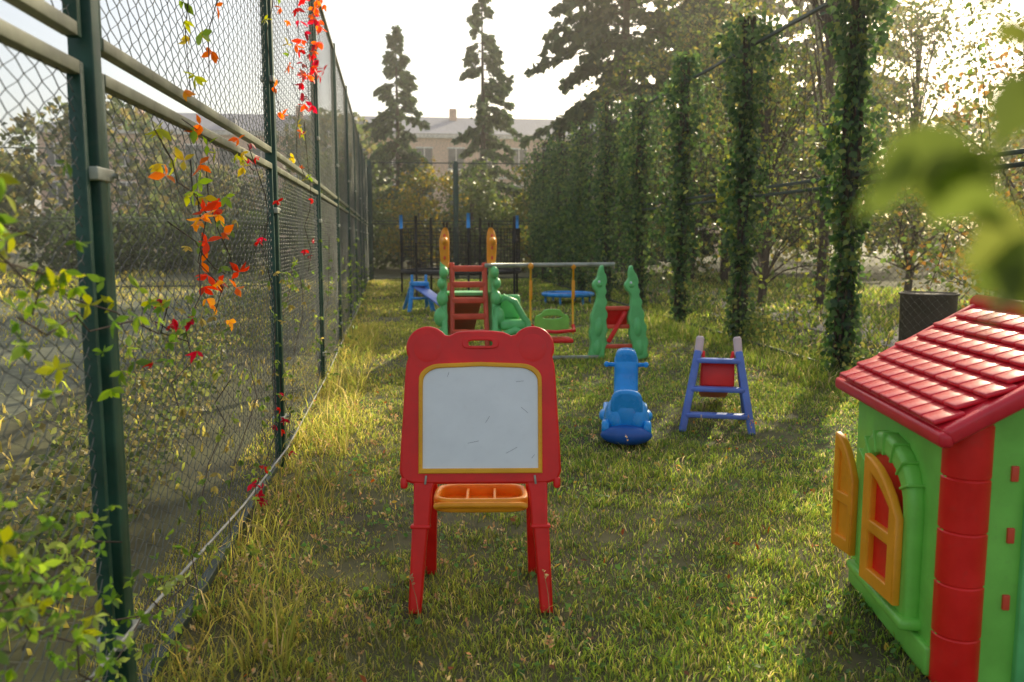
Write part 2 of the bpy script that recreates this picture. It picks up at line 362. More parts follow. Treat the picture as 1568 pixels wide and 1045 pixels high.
box('plinth',(.03,.80,.10),(wl-.03,.52,.06),M['green'],E,(0,0,0),.01)
def shutter(name,hinge_y,ang,flip,wd=.20,back=True):
    S=empty(name,(wl-.088,hinge_y,.185)); S.parent=E; S.rotation_euler=(0,0,ang)
    w=wd*flip
    o=[(0,0),(w,0),(w,.475),(w*.8,.468),(w*.6,.45),(w*.4,.42),(w*.2,.375),(0,.31)]
    if flip<0:o=o[::-1]
    h1=[(w*.22,.055),(w*.78,.055),(w*.78,.195),(w*.22,.195)]
    h2=[(w*.22,.24),(w*.78,.24),(w*.78,.415),(w*.6,.397),(w*.4,.365),(w*.22,.33)]
    shape('panel',[o,h1,h2],.032,M['orange'],S,.008,SIDE)
    shape('pane_backing',[[(w*.15,.03),(w*.85,.03),(w*.85,.43),(w*.6,.41),(w*.3,.36),(w*.15,.33)][::(1 if flip>0 else -1)]],.004,M['red'] if back else M['orange'],S,.001,T(.012 if back else 0,0,0)@SIDE)
shutter('shutter_near',.275,R(6),1,.265)
shutter('shutter_far',.745,R(-168),-1,.15,False)
for (x,y) in((wl+.045,wf+.02),(wr-.045,wf+.02)):
    pts=[];rad=[]
    for k in range(6):
        z=k*.175
        for dz,rr in((0,.0705),(.004,.074),(.168,.074),(.172,.0705)):
            if z+dz<.9: pts.append((x,y,z+dz));rad.append(rr)
    o=tube('corner_column',pts,rad,M['red'],E,28); o.data.set_sharp_from_angle(angle=R(30))
for z in (.42,.62,.2): box('slot',(.022,.012,.05),(.245,wf-.028,z+.1),M['redbrick'],E,(0,0,0),.003)
box('door_frame',(.04,.04,.78),(.30,wf-.03,.40),M['green2'],E,(0,0,0),.008)
box('door',(.36,.025,.66),(.62,wf+.01,.36),M['green2'],E,(0,0,0),.01)
pt=math.atan2(rz-ez,Wd/2); sl=math.hypot(rz-ez,Wd/2)
for s in(0,1):
    a=pt if s==0 else -pt
    cx=Wd/4 if s==0 else Wd*.75
    box('roof_slab',(sl,Dp,.03),(cx,Dp/2,(ez+rz)/2+.005),M['roof'],E,(0,-a,0),.006)
    rows=7; cols=10
    for i in range(rows):
        for j in range(cols):
            u=(i+.5)/rows*sl*.96; 
            lx=u*math.cos(pt); z=ez+u*math.sin(pt)
            if s: lx=Wd-lx
            w=Dp*.93/cols
            nx=-math.sin(a);nz=math.cos(a)
            o=box('tile',(sl/rows*1.14,w*.95,.016),(lx+nx*.028,.04+w*(j+.5)+ (w*.14 if i%2 else -w*.14),z+nz*.028+.004+random.uniform(-.001,.001)),M['roof'],E,(0,-a+(.20 if s==0 else -.20),0),.006)
            o.modifiers['b'].segments=2
    for y in(.0,Dp):
        bar('verge',(0 if s==0 else Wd,y,ez-.005),(Wd/2,y,rz+.012),.055,.05,M['roof'],E,.016)
    bar('eave',(0 if s==0 else Wd,-.025,ez-.01),(0 if s==0 else Wd,Dp+.025,ez-.01),.045,.05,M['roof'],E,.016,side=Vector((0,0,1)))
tube('ridge_cap',[(Wd/2,-.03,rz+.03),(Wd/2,Dp+.03,rz+.03)],.032,M['roof'],E,14)

# ---------------------------------------------------------------- small ladder slide
E=empty('toddler_slide',(2.30,6.02,0),R(-19))
for s in(-1,1):
    bar('ladder_rail',(s*.255,0,0),(s*.15,.17,.60),.055,.07,M['blue2'],E,.014)
    bar('rail_tip',(s*.15,.17,.57),(s*.135,.20,.71),.062,.055,M['paleblue'],E,.02)
    bar('rear_rail',(s*.24,.62,0),(s*.15,.2,.58),.045,.05,M['blue2'],E,.012)
    bar('chute_side',(s*.11,.22,.56),(s*.11,1.25,.10),.025,.08,M['red'],E,.01,side=Vector((0,0,1)))
for z in(.13,.32,.53):
    w=.255-.105*z/.6
    bar('step',(-w,.17*z/.6,z),(w,.17*z/.6,z),.085,.035,M['blue2'],E,.01,side=Vector((0,0,1)))
box('red_back_panel',(.25,.03,.19),(0,.20,.42),M['red'],E,(R(-12),0,0),.012)
bar('chute',(0,.2,.52),(0,1.28,.05),.22,.02,M['red'],E,.006,side=Vector((0,0,1)))

# ---------------------------------------------------------------- rocker toy
E=empty('rocking_toy',(1.52,5.70,0),R(-14))
prof=smooth_loop([(.02,.06),(.40,.03),(.78,.07),(.80,.20),(.72,.32),(.70,.50),(.66,.575),(.56,.58),(.50,.52),(.50,.40),(.44,.30),(.26,.26),(.16,.30),(.10,.38),(.03,.37),(-.01,.22)],2)
shape('body',[prof],.18,M['blue'],E,.045,T(0,0,0)@SIDE)
DB=plastic('deep_blue',(.008,.10,.42),.35)
for s in(-1,1):
    rk=smooth_loop([(-.06,.10),(.10,.015),(.40,-.005),(.70,.015),(.88,.12),(.80,.17),(.66,.13),(.40,.12),(.14,.13),(.0,.20)],2)
    shape('rocker',[rk],.055,M['blue'],E,.018,T(s*.145,0,.006)@SIDE)
    ellip('hip',(.085,.16,.15),(s*.075,.14,.17),M['blue'],E)
    ellip('foot_rest',(.05,.09,.05),(s*.15,.46,.13),M['blue'],E)
    tube('handle',[(s*.05,.56,.50),(s*.145,.54,.505)],[.018,.015],M['blue'],E)
    ellip('handle_end',(.02,.022,.022),(s*.148,.54,.505),M['blue'],E)
shape('seat_back',[smooth_loop([(-.11,.2),(.11,.2),(.115,.34),(.07,.40),(-.07,.40),(-.115,.34)],2)],.07,M['blue'],E,.025,T(0,.04,0)@UP)
ellip('rear_bumper',(.18,.08,.07),(0,-.02,.09),DB,E)
shape('head',[smooth_loop([(-.08,.44),(.08,.44),(.085,.56),(.06,.62),(-.06,.62),(-.085,.56)],2)],.17,M['blue'],E,.035,T(0,.60,0)@UP)

# ---------------------------------------------------------------- playset: ladder tower + swing + A frame
E=empty('swing_and_slide_playset',(0,0,0),0)
G=(.76,10.2)
def P3(x,y,z): return (G[0]+x,G[1]+y,z)
for s in(-1,1):
    bar('ladder_stile',P3(s*.215,-.12,.0),P3(s*.195,.12,1.16),.06,.06,M['redbrick'],E,.015)
    o=smooth_loop([(-.30,0),(-.10,0),(-.02,.25),(.12,.28),(.25,0),(.48,0),(.42,.35),(.36,.7),(.34,1.05),(.22,1.2),(.05,1.18),(.02,.95),(-.08,.85),(-.10,.6),(-.2,.3)],2)
    shape('green_side',[o],.07,M['green2'],E,.02,T(G[0]+s*.30,G[1],0)@SIDE)
    for (z,rr,q) in((1.05,.055,.30),(.92,.05,.33),(.74,.07,.32),(.52,.085,.34),(.3,.07,.33),(.1,.09,.34)):
        ellip('green_bulge',(rr,.09,rr*1.35),P3(s*q,-.05,z),M['green2'],E)
    tube('giraffe_neck',[P3(s*.275,.1,1.1),P3(s*.28,.1,1.2),P3(s*.285,.1,1.32),P3(s*.285,.1,1.43),P3(s*.275,.1,1.53),P3(s*.27,.1,1.58)],[.045,.055,.06,.062,.045,.02],M['orange'],E,14)
    ellip('giraffe_muzzle',(.042,.09,.05),P3(s*.285,-.0,1.42),M['orange'],E)
    for z in (1.22,1.34,1.48): ellip('giraffe_spot',(.016,.02,.026),P3(s*.285,.05,z),M['redbrick'],E,n=10)
    for q in(-1,1): tube('ossicone',[P3(s*.27+q*.015,.1,1.55),P3(s*.27+q*.02,.1,1.64)],[.010,.013],M['brown'],E,8)
for k in range(6):
    z=.14+k*.19; w=.215-.02*z/1.16; y=-.12+.24*z/1.16
    bar('rung',P3(-w,y,z),P3(w,y,z),.07,.07,M['redbrick'],E,.012,side=Vector((0,0,1)))
box('deck',(.5,.4,.04),P3(0,.33,.78),M['green2'],E)
bar('slide_chute',P3(0,.5,.78),P3(0,2.2,.08),.42,.03,M['redbrick'],E,.01,side=Vector((0,0,1)))
for s in(-1,1): bar('slide_wall',P3(s*.21,.5,.84),P3(s*.21,2.2,.14),.03,.14,M['redbrick'],E,.01,side=Vector((0,0,1)))
box('green_seat_back',(.26,.08,.30),(1.27,10.35,.62),M['green2'],E,(0,0,0),.04)
box('green_seat',(.32,.25,.12),(1.28,10.2,.42),M['green2'],E,(0,0,0),.04)
tube('green_arm',[(1.05,10.1,.3),(1.08,10.1,.62),(1.18,10.1,.76),(1.30,10.1,.70),(1.40,10.1,.52),(1.46,10.1,.45),(1.47,10.1,.0)],.04,M['green2'],E,12)
tube('green_arm_low',[(1.05,10.05,.0),(1.12,10.05,.30),(1.3,10.05,.36),(1.45,10.05,.3)],.045,M['green2'],E,12)
tube('swing_beam',[(.95,10.2,1.13),(2.52,10.12,1.14)],.026,M['steel'],E,14)
for x in(1.50,2.02):
    tube('swing_rope',[(x,10.15,1.13),(x-.005,10.15,.7),(x,10.15,.3)],.014,M['yellow'],E,8)
    ellip('hanger',(.035,.035,.04),(x,10.15,1.12),M['orange'],E)
    bar('rope_sleeve',(x,10.15,.72),(x,10.15,.95),.04,.03,M['orange'],E,.01)
sb=smooth_loop([(-.2,.28),(.2,.28),(.22,.52),(.13,.54),(.10,.60),(-.10,.60),(-.13,.54),(-.22,.52)],2)
shape('swing_back',[sb,[(x*.12,.5+y*.02) for x,y in circ(0,0,1,12)]],.035,M['green'],E,.01,T(1.77,10.2,0)@UP)
box('swing_seat',(.44,.30,.05),(1.77,10.08,.235),M['red'],E,(0,0,0),.02)
tube('swing_lap_bar',[(1.52,10.15,.40),(1.54,9.95,.36),(1.77,9.90,.35),(2.0,9.95,.36),(2.02,10.15,.40)],.022,M['red'],E)
def dino(base,tip,flip):
    a=Vector(base); b_=Vector(tip); ang=math.atan2(b_.x-a.x,b_.z-a.z)
    MM=T(*a)@Matrix.Rotation(ang,4,'Y')
    o=[(-.13,0),(.12,0),(.10,.10),(.085,.20),(.13,.30),(.10,.42),(.13,.50),(.09,.60),(.055,.72),(.05,.80),(.12,.86),(.125,.93),(.06,.98),(.055,1.06),(.03,1.13),(-.01,1.14),(-.02,1.07),(-.06,1.02),(-.08,.94),(-.055,.88),(-.09,.83),(-.06,.77),(-.11,.70),(-.08,.63),(-.13,.55),(-.10,.47),(-.15,.38),(-.11,.30),(-.15,.2),(-.11,.12)]
    o=[(x*flip*.85,y) for x,y in o]
    if flip<0:o=o[::-1]
    shape('dino_end',[smooth_loop(o,1)],.10,M['green2'],E,.018,MM@UP)
    for (x,z,rx,rz_) in ((0,.40,.07,.16),(0,.15,.07,.13),(.03,.91,.05,.05)):
        ellip('dino_bulge',(rx,.075,rz_),MM@Vector((x*flip,0,z)),M['green2'],E,(0,ang,0))
    ellip('dino_eye',(.014,.01,.016),MM@Vector((.04*flip,-.075,.94)),M['white'],E,n=10)
dino((2.27,10.0,0),(2.34,10.0,1.14),-1)
dino((2.80,9.95,0),(2.68,9.95,1.14),-1)
for z in(.16,.40,.62): bar('a_frame_rung',(2.33,9.98,z),(2.74,9.96,z),.05,.05,M['redbrick'],E,.012,side=Vector((0,0,1)))
box('red_panel',(.30,.05,.22),(2.52,10.05,.50),M['red'],E,(R(15),0,0),.02)
bar('red_bar',(2.40,9.9,.22),(2.62,9.95,.58),.05,.04,M['red'],E,.01)
bar('ground_tube',(1.0,9.95,.04),(2.3,9.95,.04),.04,.04,M['steel'],E,.01,side=Vector((0,0,1)))

# ---------------------------------------------------------------- trampoline etc.
E=empty('trampoline',(1.45,22,0),0)
nring=28; rr=1.5
tubes('frame_ring',[([(rr*math.cos(2*math.pi*i/nring),rr*math.sin(2*math.pi*i/nring),.62) for i in range(nring+1)],.05)],M['black'],E,8)
me=bpy.data.meshes.new('mat'); me.from_pydata([(rr*.97*math.cos(2*math.pi*i/nring),rr*.97*math.sin(2*math.pi*i/nring),.61) for i in range(nring)],[],[tuple(range(nring))]); add('jump_mat',me,M['black'],E)
L=[];L2=[];N=[]
for i in range(7):
    a=2*math.pi*(i+.3)/7; x,y=1.55*math.cos(a),1.55*math.sin(a)
    L.append(([(x,y,0),(x,y,1.4)],.03)); L2.append(([(x,y,1.35),(x,y,2.0)],.04))
for i in range(80):
    a=2*math.pi*i/80; N.append(([(1.5*math.cos(a),1.5*math.sin(a),.62),(1.5*math.cos(a),1.5*math.sin(a),1.7)],.006))
for z in np.linspace(.7,1.7,12): N.append(([(1.5*math.cos(2*math.pi*i/30),1.5*math.sin(2*math.pi*i/30),z) for i in range(31)],.006))
tubes('poles',L,M['black'],E); tubes('foam_sleeves',L2,M['black'],E); tubes('safety_net',N,M['black'],E,3)
tubes('blue_caps',[([(x,y,1.7),(x,y,2.05)],.05) for x,y in [(1.55*math.cos(2*math.pi*(i+.3)/7),1.55*math.sin(2*math.pi*(i+.3)/7)) for i in (0,3,5)]],M['blue'],E)
E=empty('mini_trampoline',(3.6,18.7,0),0)
tube('rim',[(.55*math.cos(2*math.pi*i/24),.55*math.sin(2*math.pi*i/24),.22) for i in range(25)],.045,M['blue'],E,8)
me=bpy.data.meshes.new('mat2'); me.from_pydata([(.54*math.cos(2*math.pi*i/24),.54*math.sin(2*math.pi*i/24),.225) for i in range(24)],[],[tuple(range(24))]); add('jump_mat',me,M['blue2'],E)
tubes('legs',[([(.5*math.cos(a),.5*math.sin(a),0),(.5*math.cos(a),.5*math.sin(a),.22)],.025) for a in np.linspace(0,6.28,7)[:-1]],M['blue'],E)
E=empty('toy_slide',(.30,16.9,0),R(10))
for s in(-1,1):
    bar('leg_a',(s*.24,-.1,0),(s*.14,.1,.55),.09,.06,M['blue'],E,.02); bar('leg_b',(s*.24,.55,0),(s*.14,.15,.55),.07,.05,M['blue'],E,.02)
    bar('hand_rail',(s*.14,.12,.55),(s*.14,.14,.74),.05,.05,M['blue'],E,.015)
box('top',(.36,.25,.09),(0,.12,.56),M['blue'],E,(0,0,0),.03); bar('cross',(-.2,0,.28),(.2,0,.28),.1,.05,M['blue'],E,.02,side=Vector((0,0,1)))
bar('chute',(0,.1,.5),(.5,-.9,.06),.3,.03,M['blue2'],E,.01,side=Vector((0,0,1)))
E=empty('litter_bin',(6.15,9.4,0),0)
tube('drum',[(0,0,0),(0,0,.05),(0,0,.78),(0,0,.8)],[.29,.3,.31,.32],M['brown'],E,20); tube('rim',[(.32*math.cos(2*math.pi*i/24),.32*math.sin(2*math.pi*i/24),.8) for i in range(25)],.015,M['brown'],E,8)

# ---------------------------------------------------------------- building
E=empty('apartment_building',(2,84,0),0)
peach=simple('peach_render',(.72,.47,.33),.9); roofm=simple('grey_roof',(.28,.28,.33),.8); glass=simple('window_glass',(.04,.05,.07),.25); trim=simple('pale_trim',(.8,.74,.66),.8)
box('walls',(70,12,11),(0,6,5.5),peach,E,(0,0,0),0)
box('cornice',(71,12.8,.4),(0,6,11.2),trim,E,(0,0,0),.05)
v=[(-35.6,-.5,11.4),(35.6,-.5,11.4),(35.6,12.5,11.4),(-35.6,12.5,11.4),(-31,6,13.8),(31,6,13.8)]
me=bpy.data.meshes.new('roof'); me.from_pydata(v,[],[(0,1,5,4),(2,3,4,5),(1,2,5),(3,0,4)]); add('roof',me,roofm,E)
for i in range(23):
    x=-33.5+i*3.05
    for z in(2.2,5.6,9.1):
        box('window',(1.5,.12,1.9),(x,-.03,z),glass,E,(0,0,0),0); box('window_frame',(1.7,.08,.14),(x,-.06,z+1.02),trim,E,(0,0,0),0); box('mullion',(.09,.06,1.9),(x,-.13,z),trim,E,(0,0,0),0)
        box('sill',(1.7,.25,.12),(x,-.1,z-1.03),trim,E,(0,0,0),0)
    if i%5==2: box('chimney',(.7,.7,1.4),(x,5,13.8),peach,E,(0,0,0),0)
    if i%4==1: box('dormer',(1,1,.8),(x,2,12.4),roofm,E,(0,0,0),0)
for z in(3.9,7.3): box('band',(70.1,.2,.2),(0,-.08,z),trim,E,(0,0,0),0)

# ---------------------------------------------------------------- trees
def conifer(name,loc,h,rad,n,dark=1.0,low=.08,gap=0.0,sz=.32,top_pow=.9):
    E=empty(name,loc); lim=[]; P=[];D=[]
    lim.append(([(0,0,0),(.05,0,h*.5),(0,0,h)],[h*.014,h*.009,.015]))
    nb=int(h*8)
    per=n//nb
    for i in range(nb):
        t=low+(1-low)*(i/nb)+random.uniform(-.01,.01); z=h*min(t,.99)
        L=rad*max(.04,(1-t))**top_pow*random.uniform(.55,1.15)
        if random.random()<gap: continue
        a=random.uniform(0,6.28); ca,sa=math.cos(a),math.sin(a)
        pts=[(ca*L*s,sa*L*s,z+L*(.10*s-.38*s*s)) for s in(0,.4,.75,1)]
        lim.append((pts,[.03*h/12,.02,.012,.006]))
        m=int(per*(.3+L/rad*1.2)); s=rng.uniform(.1,1,m)**.7; wv=rng.normal(size=m)*L*.14*(1.1-s)
        p=np.stack([ca*L*s-sa*wv,sa*L*s+ca*wv,z+L*(.10*s-.38*s*s)-np.abs(rng.normal(size=m))*.10],-1); P.append(p)
        D.append(np.tile(np.array([[ca*.9,sa*.9,-.35]]),(m,1)))
    tubes('trunk',lim,M['bark'],E,5); P=np.concatenate(P);D=np.concatenate(D); m=len(P)
    c=palette(m,[(.03,.06,.025),(.05,.09,.032),(.08,.12,.04)],None,.3)*dark
    leaves('needles',P,rng.uniform(.6,1.3,m)*sz,c,M['needle'],E,'quad',.5,D,.6)
    return E
def leafy(name,loc,h,rad,ncl,per,sz,cols,w=None,low=.25,spr=.42,trunk=.10,mat='treeleaf'):
    E=empty(name,loc); lim=[([(0,0,0),(rad*.05,0,h*.3),(0,.1,h*.6),(0,0,h*.92)],[trunk,trunk*.75,trunk*.45,.02])]; P=[]
    for i in range(ncl):
        a=random.uniform(0,6.28); q=random.uniform(low,1); rr_=rad*math.sin(math.pi*min(.97,(q-low)/(1-low)*.8+.18))*random.uniform(.35,1.05)
        c=Vector((math.cos(a)*rr_,math.sin(a)*rr_,h*q)); z0=h*max(.1,q-.25)*random.uniform(.7,1)
        mid=Vector((c.x*.45,c.y*.45,(z0+c.z)/2+.1)); lim.append(([(0,0,z0),mid,c],[trunk*.3,trunk*.15,.008]))
        for k in range(3):
            e=c+Vector((random.gauss(0,spr),random.gauss(0,spr),random.gauss(0,spr*.8))); lim.append(([mid.lerp(c,.6),c.lerp(e,.5),e],[trunk*.1,.008,.004]))
            p=np.array(e)+rng.normal(size=(per//3,3))*np.array([spr,spr,spr*.7])*.55; P.append(p)
    tubes('trunk',lim,M['bark'],E,5); P=np.concatenate(P); P[:,2]=np.maximum(P[:,2],.05); m=len(P)
    leaves('foliage',P,rng.uniform(.7,1.3,m)*sz,palette(m,cols,w,.3),M[mat],E,'quad',.3)
    return E
conifer('spruce_tree',(-.3,46,0),12.4,3.1,11000,1.4,.1,.05,.30,.8)  # both spruces: needle colour lightened to imitate distance haze
conifer('spruce_tree',(4.0,44,0),13.9,3.0,10000,1.4,.12,.2,.30,.65)
conifer('pine_tree',(9.8,38,0),20,5.6,16000,1.0,.2,.15,.42,.5)
conifer('pine_tree',(14.5,37,0),18,5.6,16000,.9,.15,.1,.44,.5)
conifer('pine_tree',(19.5,38,0),15,5.6,12000,.9,.15,.2,.44,.5)
conifer('pine_tree',(10.8,28,0),11,3.2,11000,.9,.12,.15,.30,.5)
AUT=[(.30,.25,.05),(.16,.20,.05),(.40,.22,.06),(.10,.14,.04)]
GRN=[(.07,.12,.03),(.11,.17,.04),(.18,.21,.05),(.29,.25,.06)]
leafy('autumn_shrub',(.6,36,0),3.9,1.6,26,180,.16,[(.30,.22,.03),(.20,.19,.03),(.10,.13,.03)],None,.1,.45)
leafy('autumn_shrub',(5.6,37,0),4.0,1.6,24,180,.16,[(.26,.22,.04),(.14,.18,.03),(.10,.14,.03)],None,.1,.45)
leafy('shrub',(-3.0,37,0),4.5,2.4,36,180,.17,[(.06,.10,.03),(.11,.15,.04)],None,.08,.5)
leafy('shrub',(3.0,38.5,0),4.0,2.2,30,180,.17,[(.06,.10,.03),(.12,.15,.04)],None,.08,.5)
leafy('added_shade_tree',(7.6,17.5,0),5.8,2.0,42,120,.10,GRN,None,.12,.5)
leafy('added_shade_tree',(9.9,12.6,0),4.6,1.9,36,110,.10,AUT,None,.1,.5)
leafy('added_shade_tree',(8.5,16.7,0),11,1.5,46,130,.12,GRN,None,.60,.42)  # crown above the view, added to block sun over the left foreground
leafy('added_shade_tree',(12.5,20,0),7.0,3.2,56,130,.12,GRN,None,.12,.65)
leafy('added_shade_tree',(10.3,8.6,0),4.8,2.2,46,110,.09,AUT,None,.08,.5)
leafy('added_shade_tree',(8.6,25,0),8,3.0,60,140,.13,GRN,None,.1,.6)
leafy('added_shade_tree',(16.5,12,0),6.8,3.2,56,130,.12,AUT,None,.1,.6)
leafy('added_shade_tree',(12,4,0),5.2,2.6,50,120,.11,GRN,None,.1,.6)
def mass(name,boxes,n,sz,cols):
    P=[]
    for (x,y,rx,ry,h) in boxes:
        m=n//len(boxes); u=norm(rng.normal(size=(m,3)))*(rng.uniform(.55,1,(m,1))**.5)
        ph=np.arctan2(u[:,1],u[:,0]); k=1+.22*np.sin(ph*3+x)+.2*np.sin(u[:,2]*7+x+y)+.15*np.sin(ph*7)
        P.append(np.stack([x+u[:,0]*rx*k,y+u[:,1]*ry*k,h*.5+u[:,2]*h*.5*(.85+.15*k)],-1))
    P=np.concatenate(P); P[:,2]=np.maximum(P[:,2],.1); m=len(P)
    leaves(name,P,rng.uniform(.6,1.3,m)*sz,palette(m,cols,None,.35),M['leaf'],None,'quad',.3)
bx=[(-62+i*5.2+random.uniform(-1,1),46+random.uniform(-5,8)+max(0,-(i-5))*1,random.uniform(3,4.5),3,random.uniform(5.5,9)) for i in range(12)]
mass('tree_line',bx,34000,.42,[(.05,.08,.035),(.09,.12,.04),(.14,.15,.06),(.2,.17,.06)])
mass('tree_line',[(-15.5-random.uniform(0,2),8+i*2.6,1.8,1.8,random.uniform(2.6,4.6)) for i in range(9)],16000,.26,[(.05,.08,.03),(.08,.10,.04),(.13,.11,.05)])
bx=[(24+i*6,52+random.uniform(-6,6)-i*3,4,4,random.uniform(8,10)) for i in range(10)]+[(26,28,4,4,8),(30,20,4,4,8),(27,12,4,4,8),(25,4,4,4,7)]
mass('tree_line',bx,36000,.42,[(.045,.07,.03),(.08,.11,.04),(.14,.15,.04),(.2,.18,.05)])
mass('hedge',[(-14+i*2.0,38,1.6,1.4,2.6) for i in range(5)]+[(-3+i*2,41,1.6,1.5,3) for i in range(8)],16000,.25,[(.05,.08,.03),(.09,.13,.04)])

# ---------------------------------------------------------------- ivy on the right fence
def ivy_column(i,y,h,n,wid):
    E=empty('ivy_column',(4.6,y,0)); st=[]
    for k in range(7):
        a=k*.9; st.append(([(math.cos(a+z)*.07*(1+.3*math.sin(z*3)),math.sin(a+z)*.07,z) for z in np.linspace(0,h,14)],[.018]*14))
    tubes('stems',st,M['bark'],E,5)
    z=h*rng.uniform(0,1,n)**.8; ph=rng.uniform(0,2*np.pi,n)
    w=wid*(.55+.55*z/h)*(1+.35*np.sin(z*3.1+i)+.25*np.sin(z*7.3+ph*2+i*2))
    rr_=w*rng.uniform(.35,1.12,n); P=np.stack([rr_*np.cos(ph)*.9,rr_*np.sin(ph)*1.1,z],-1)
    D=np.stack([np.cos(ph)*.6,np.sin(ph)*.6,-1.0+0*z],-1)
    c=palette(n,[(.035,.08,.03),(.065,.13,.04),(.11,.18,.055),(.20,.24,.06)],[3,4,2.7,1.2],.3)
    leaves('ivy_leaves',P,rng.uniform(.05,.095,n),c,M['ivy'],E,'ivy',.3,D,.55)
for i,y in enumerate(RY[2:]):
    ivy_column(i,y,random.uniform(4.1,4.6),[1300,2900,2900,2600,2400,2400,2200,2000,1800,1500][i],[.14,.27,.28,.29,.32,.34,.36,.4,.45,.45][i])
def curtain(y0,y1,n,zlo,zhi,cols,sz=.08,x=4.6,name='ivy_curtain',thick=.09):
    k=int(n/45)+1; P=[];st=[]
    for _ in range(k):
        y=random.uniform(y0,y1); zt=random.uniform(zlo+(zhi-zlo)*.4,zhi); L=random.uniform(.3,1)*(zt-zlo); dy=random.uniform(-.5,.5)
        zz=zt-L*rng.uniform(0,1,45); P.append(np.stack([x+rng.normal(size=45)*thick,y+dy*(zt-zz)/L+rng.normal(size=45)*.08,zz],-1))
        st.append(([(x,y,zt),(x+.02,y+dy*.5,zt-L*.5),(x,y+dy,zt-L)],.004))
    P=np.concatenate(P); P[:,2]=np.maximum(P[:,2],.03); E=tubes(name,st,M['bark'],None,4); m=len(P)
    leaves('leaves',P,rng.uniform(.6,1.3,m)*sz,palette(m,cols,None,.3),M['ivy'],E,'ivy',.8,None,.7)
IV=[(.05,.10,.035),(.085,.16,.045),(.15,.21,.055)]
LV=[(.13,.20,.05),(.28,.27,.07),(.09,.14,.04)]
curtain(16.5,19.2,1900,.2,4.4,IV); curtain(19.2,22,2800,.1,4.4,IV,.09); curtain(22,25,3600,.1,4.4,IV,.1); curtain(25,30,6000,.1,4.5,IV,.11)
curtain(13.9,16.5,900,.3,4.3,IV); curtain(11.3,13.9,600,.4,4.2,IV+[(.28,.3,.05)]); curtain(8.48,11.3,350,.1,4.0,IV+[(.24,.28,.05)]*2,.06)
curtain(5.6,8.48,180,.0,4.0,LV,.05); curtain(2.6,5.6,400,0,4.0,LV,.05)
curtain(8.4,14,1200,.0,.8,LV,.05,name='fence_weeds')
curtain(3,8.6,1200,.0,.6,LV,.045,name='fence_weeds',thick=.2)
curtain(9,20,700,1.8,4.4,LV,.055,x=5.0,name='trailing_vine',thick=.25)

# ---------------------------------------------------------------- creeper on the left fence
def creeper(name,strands,per,sz,cols,w=None,jit=.05,droop=.9):
    P=[];st=[]
    for pts in strands:
        pts=np.array(pts,float); seg=len(pts)-1; st.append(([tuple(p) for p in pts],.0022))
        t=rng.uniform(0,seg,per); i=np.minimum(t.astype(int),seg-1); f=(t-i)[:,None]
        c=pts[i]*(1-f)+pts[i+1]*f+rng.normal(size=(per,3))*jit*np.array([.6,1,1])
        for q in c:
            m=random.choice((3,4,5)); P.append(np.repeat(q[None],m,0))
    E=tubes(name,st,M['bark'],None,5); ids=np.concatenate([np.full(len(p),k) for k,p in enumerate(P)]); cl=palette(len(P),cols,w,.25)[ids]; P=np.concatenate(P); m=len(P)
    leaves('leaves',P,rng.uniform(.65,1.2,m)*sz,cl*rng.uniform(.8,1.2,(m,1)),M['leaf'],E,'pnt',droop,None,.8)
X=-.76
def wig(y0,z0,y1,z1,n=7,a=.06):
    return [(X+random.uniform(-.02,.05),y0+(y1-y0)*k/(n-1)+random.uniform(-a,a),z0+(z1-z0)*k/(n-1)+random.uniform(-a,a)*.5) for k in range(n)]
RED=[(.62,.05,.02),(.7,.12,.02),(.45,.02,.02)]; ORG=[(.75,.2,.02),(.7,.32,.03),(.6,.08,.02)]; YG=[(.35,.38,.03),(.2,.32,.03),(.5,.4,.04)]; GR=[(.16,.30,.04),(.26,.38,.05),(.11,.2,.03)]
creeper('red_creeper',[wig(6.6,4.0,6.9,2.5),wig(7.3,4.0,7.6,2.6),wig(7.9,3.9,8.1,2.9)],26,.070,RED+ORG[:1],None,.07)
creeper('orange_creeper',[wig(3.15,1.75,3.55,1.15,6),wig(3.5,1.7,3.75,1.25,5),wig(2.9,1.5,3.6,1.3,5)],7,.055,ORG,None,.08,.3)
creeper('yellow_creeper',[wig(3.1,3.2,3.3,2.0,8),wig(2.7,1.75,3.4,1.5,6),wig(6.2,2.9,6.5,1.9,7),wig(5.2,3.2,5.3,2.2,6),wig(3.0,1.85,4.6,1.8,8),wig(3.7,3.4,3.75,2.1,8)],10,.048,YG+ORG[:1],None,.05,.4)
creeper('red_creeper',[wig(5.4,.7,5.3,.2,4),wig(6.6,2.3,7.0,1.2,8),wig(4.2,.25,4.6,.1,3),wig(2.75,1.25,2.9,1.1,3),wig(4.5,1.9,4.8,1.4,5)],6,.042,[(.4,.02,.02),(.5,.05,.02)],None,.05)
creeper('green_creeper',[wig(1.2,1.75,1.9,1.3,8),wig(1.4,1.5,2.3,1.25,8),wig(1.7,1.3,2.9,1.15,8),wig(1.2,1.2,1.8,.6,8),wig(1.5,1.0,2.0,.4,8),wig(1.3,1.55,1.9,1.45,6)],24,.038,GR+YG[:2],None,.07,.4)
creeper('green_creeper',[wig(1.3,.9,2.6,.3,8),wig(1.2,.7,2.3,.15,8),wig(1.6,.5,2.9,.3,8),wig(1.3,.5,2.0,.05,8),wig(1.5,.75,2.2,.7,6),wig(1.0,.6,1.6,.2,6),wig(1.1,.45,1.8,.1,6)],45,.030,GR+[(.32,.4,.1)],None,.10,.3)
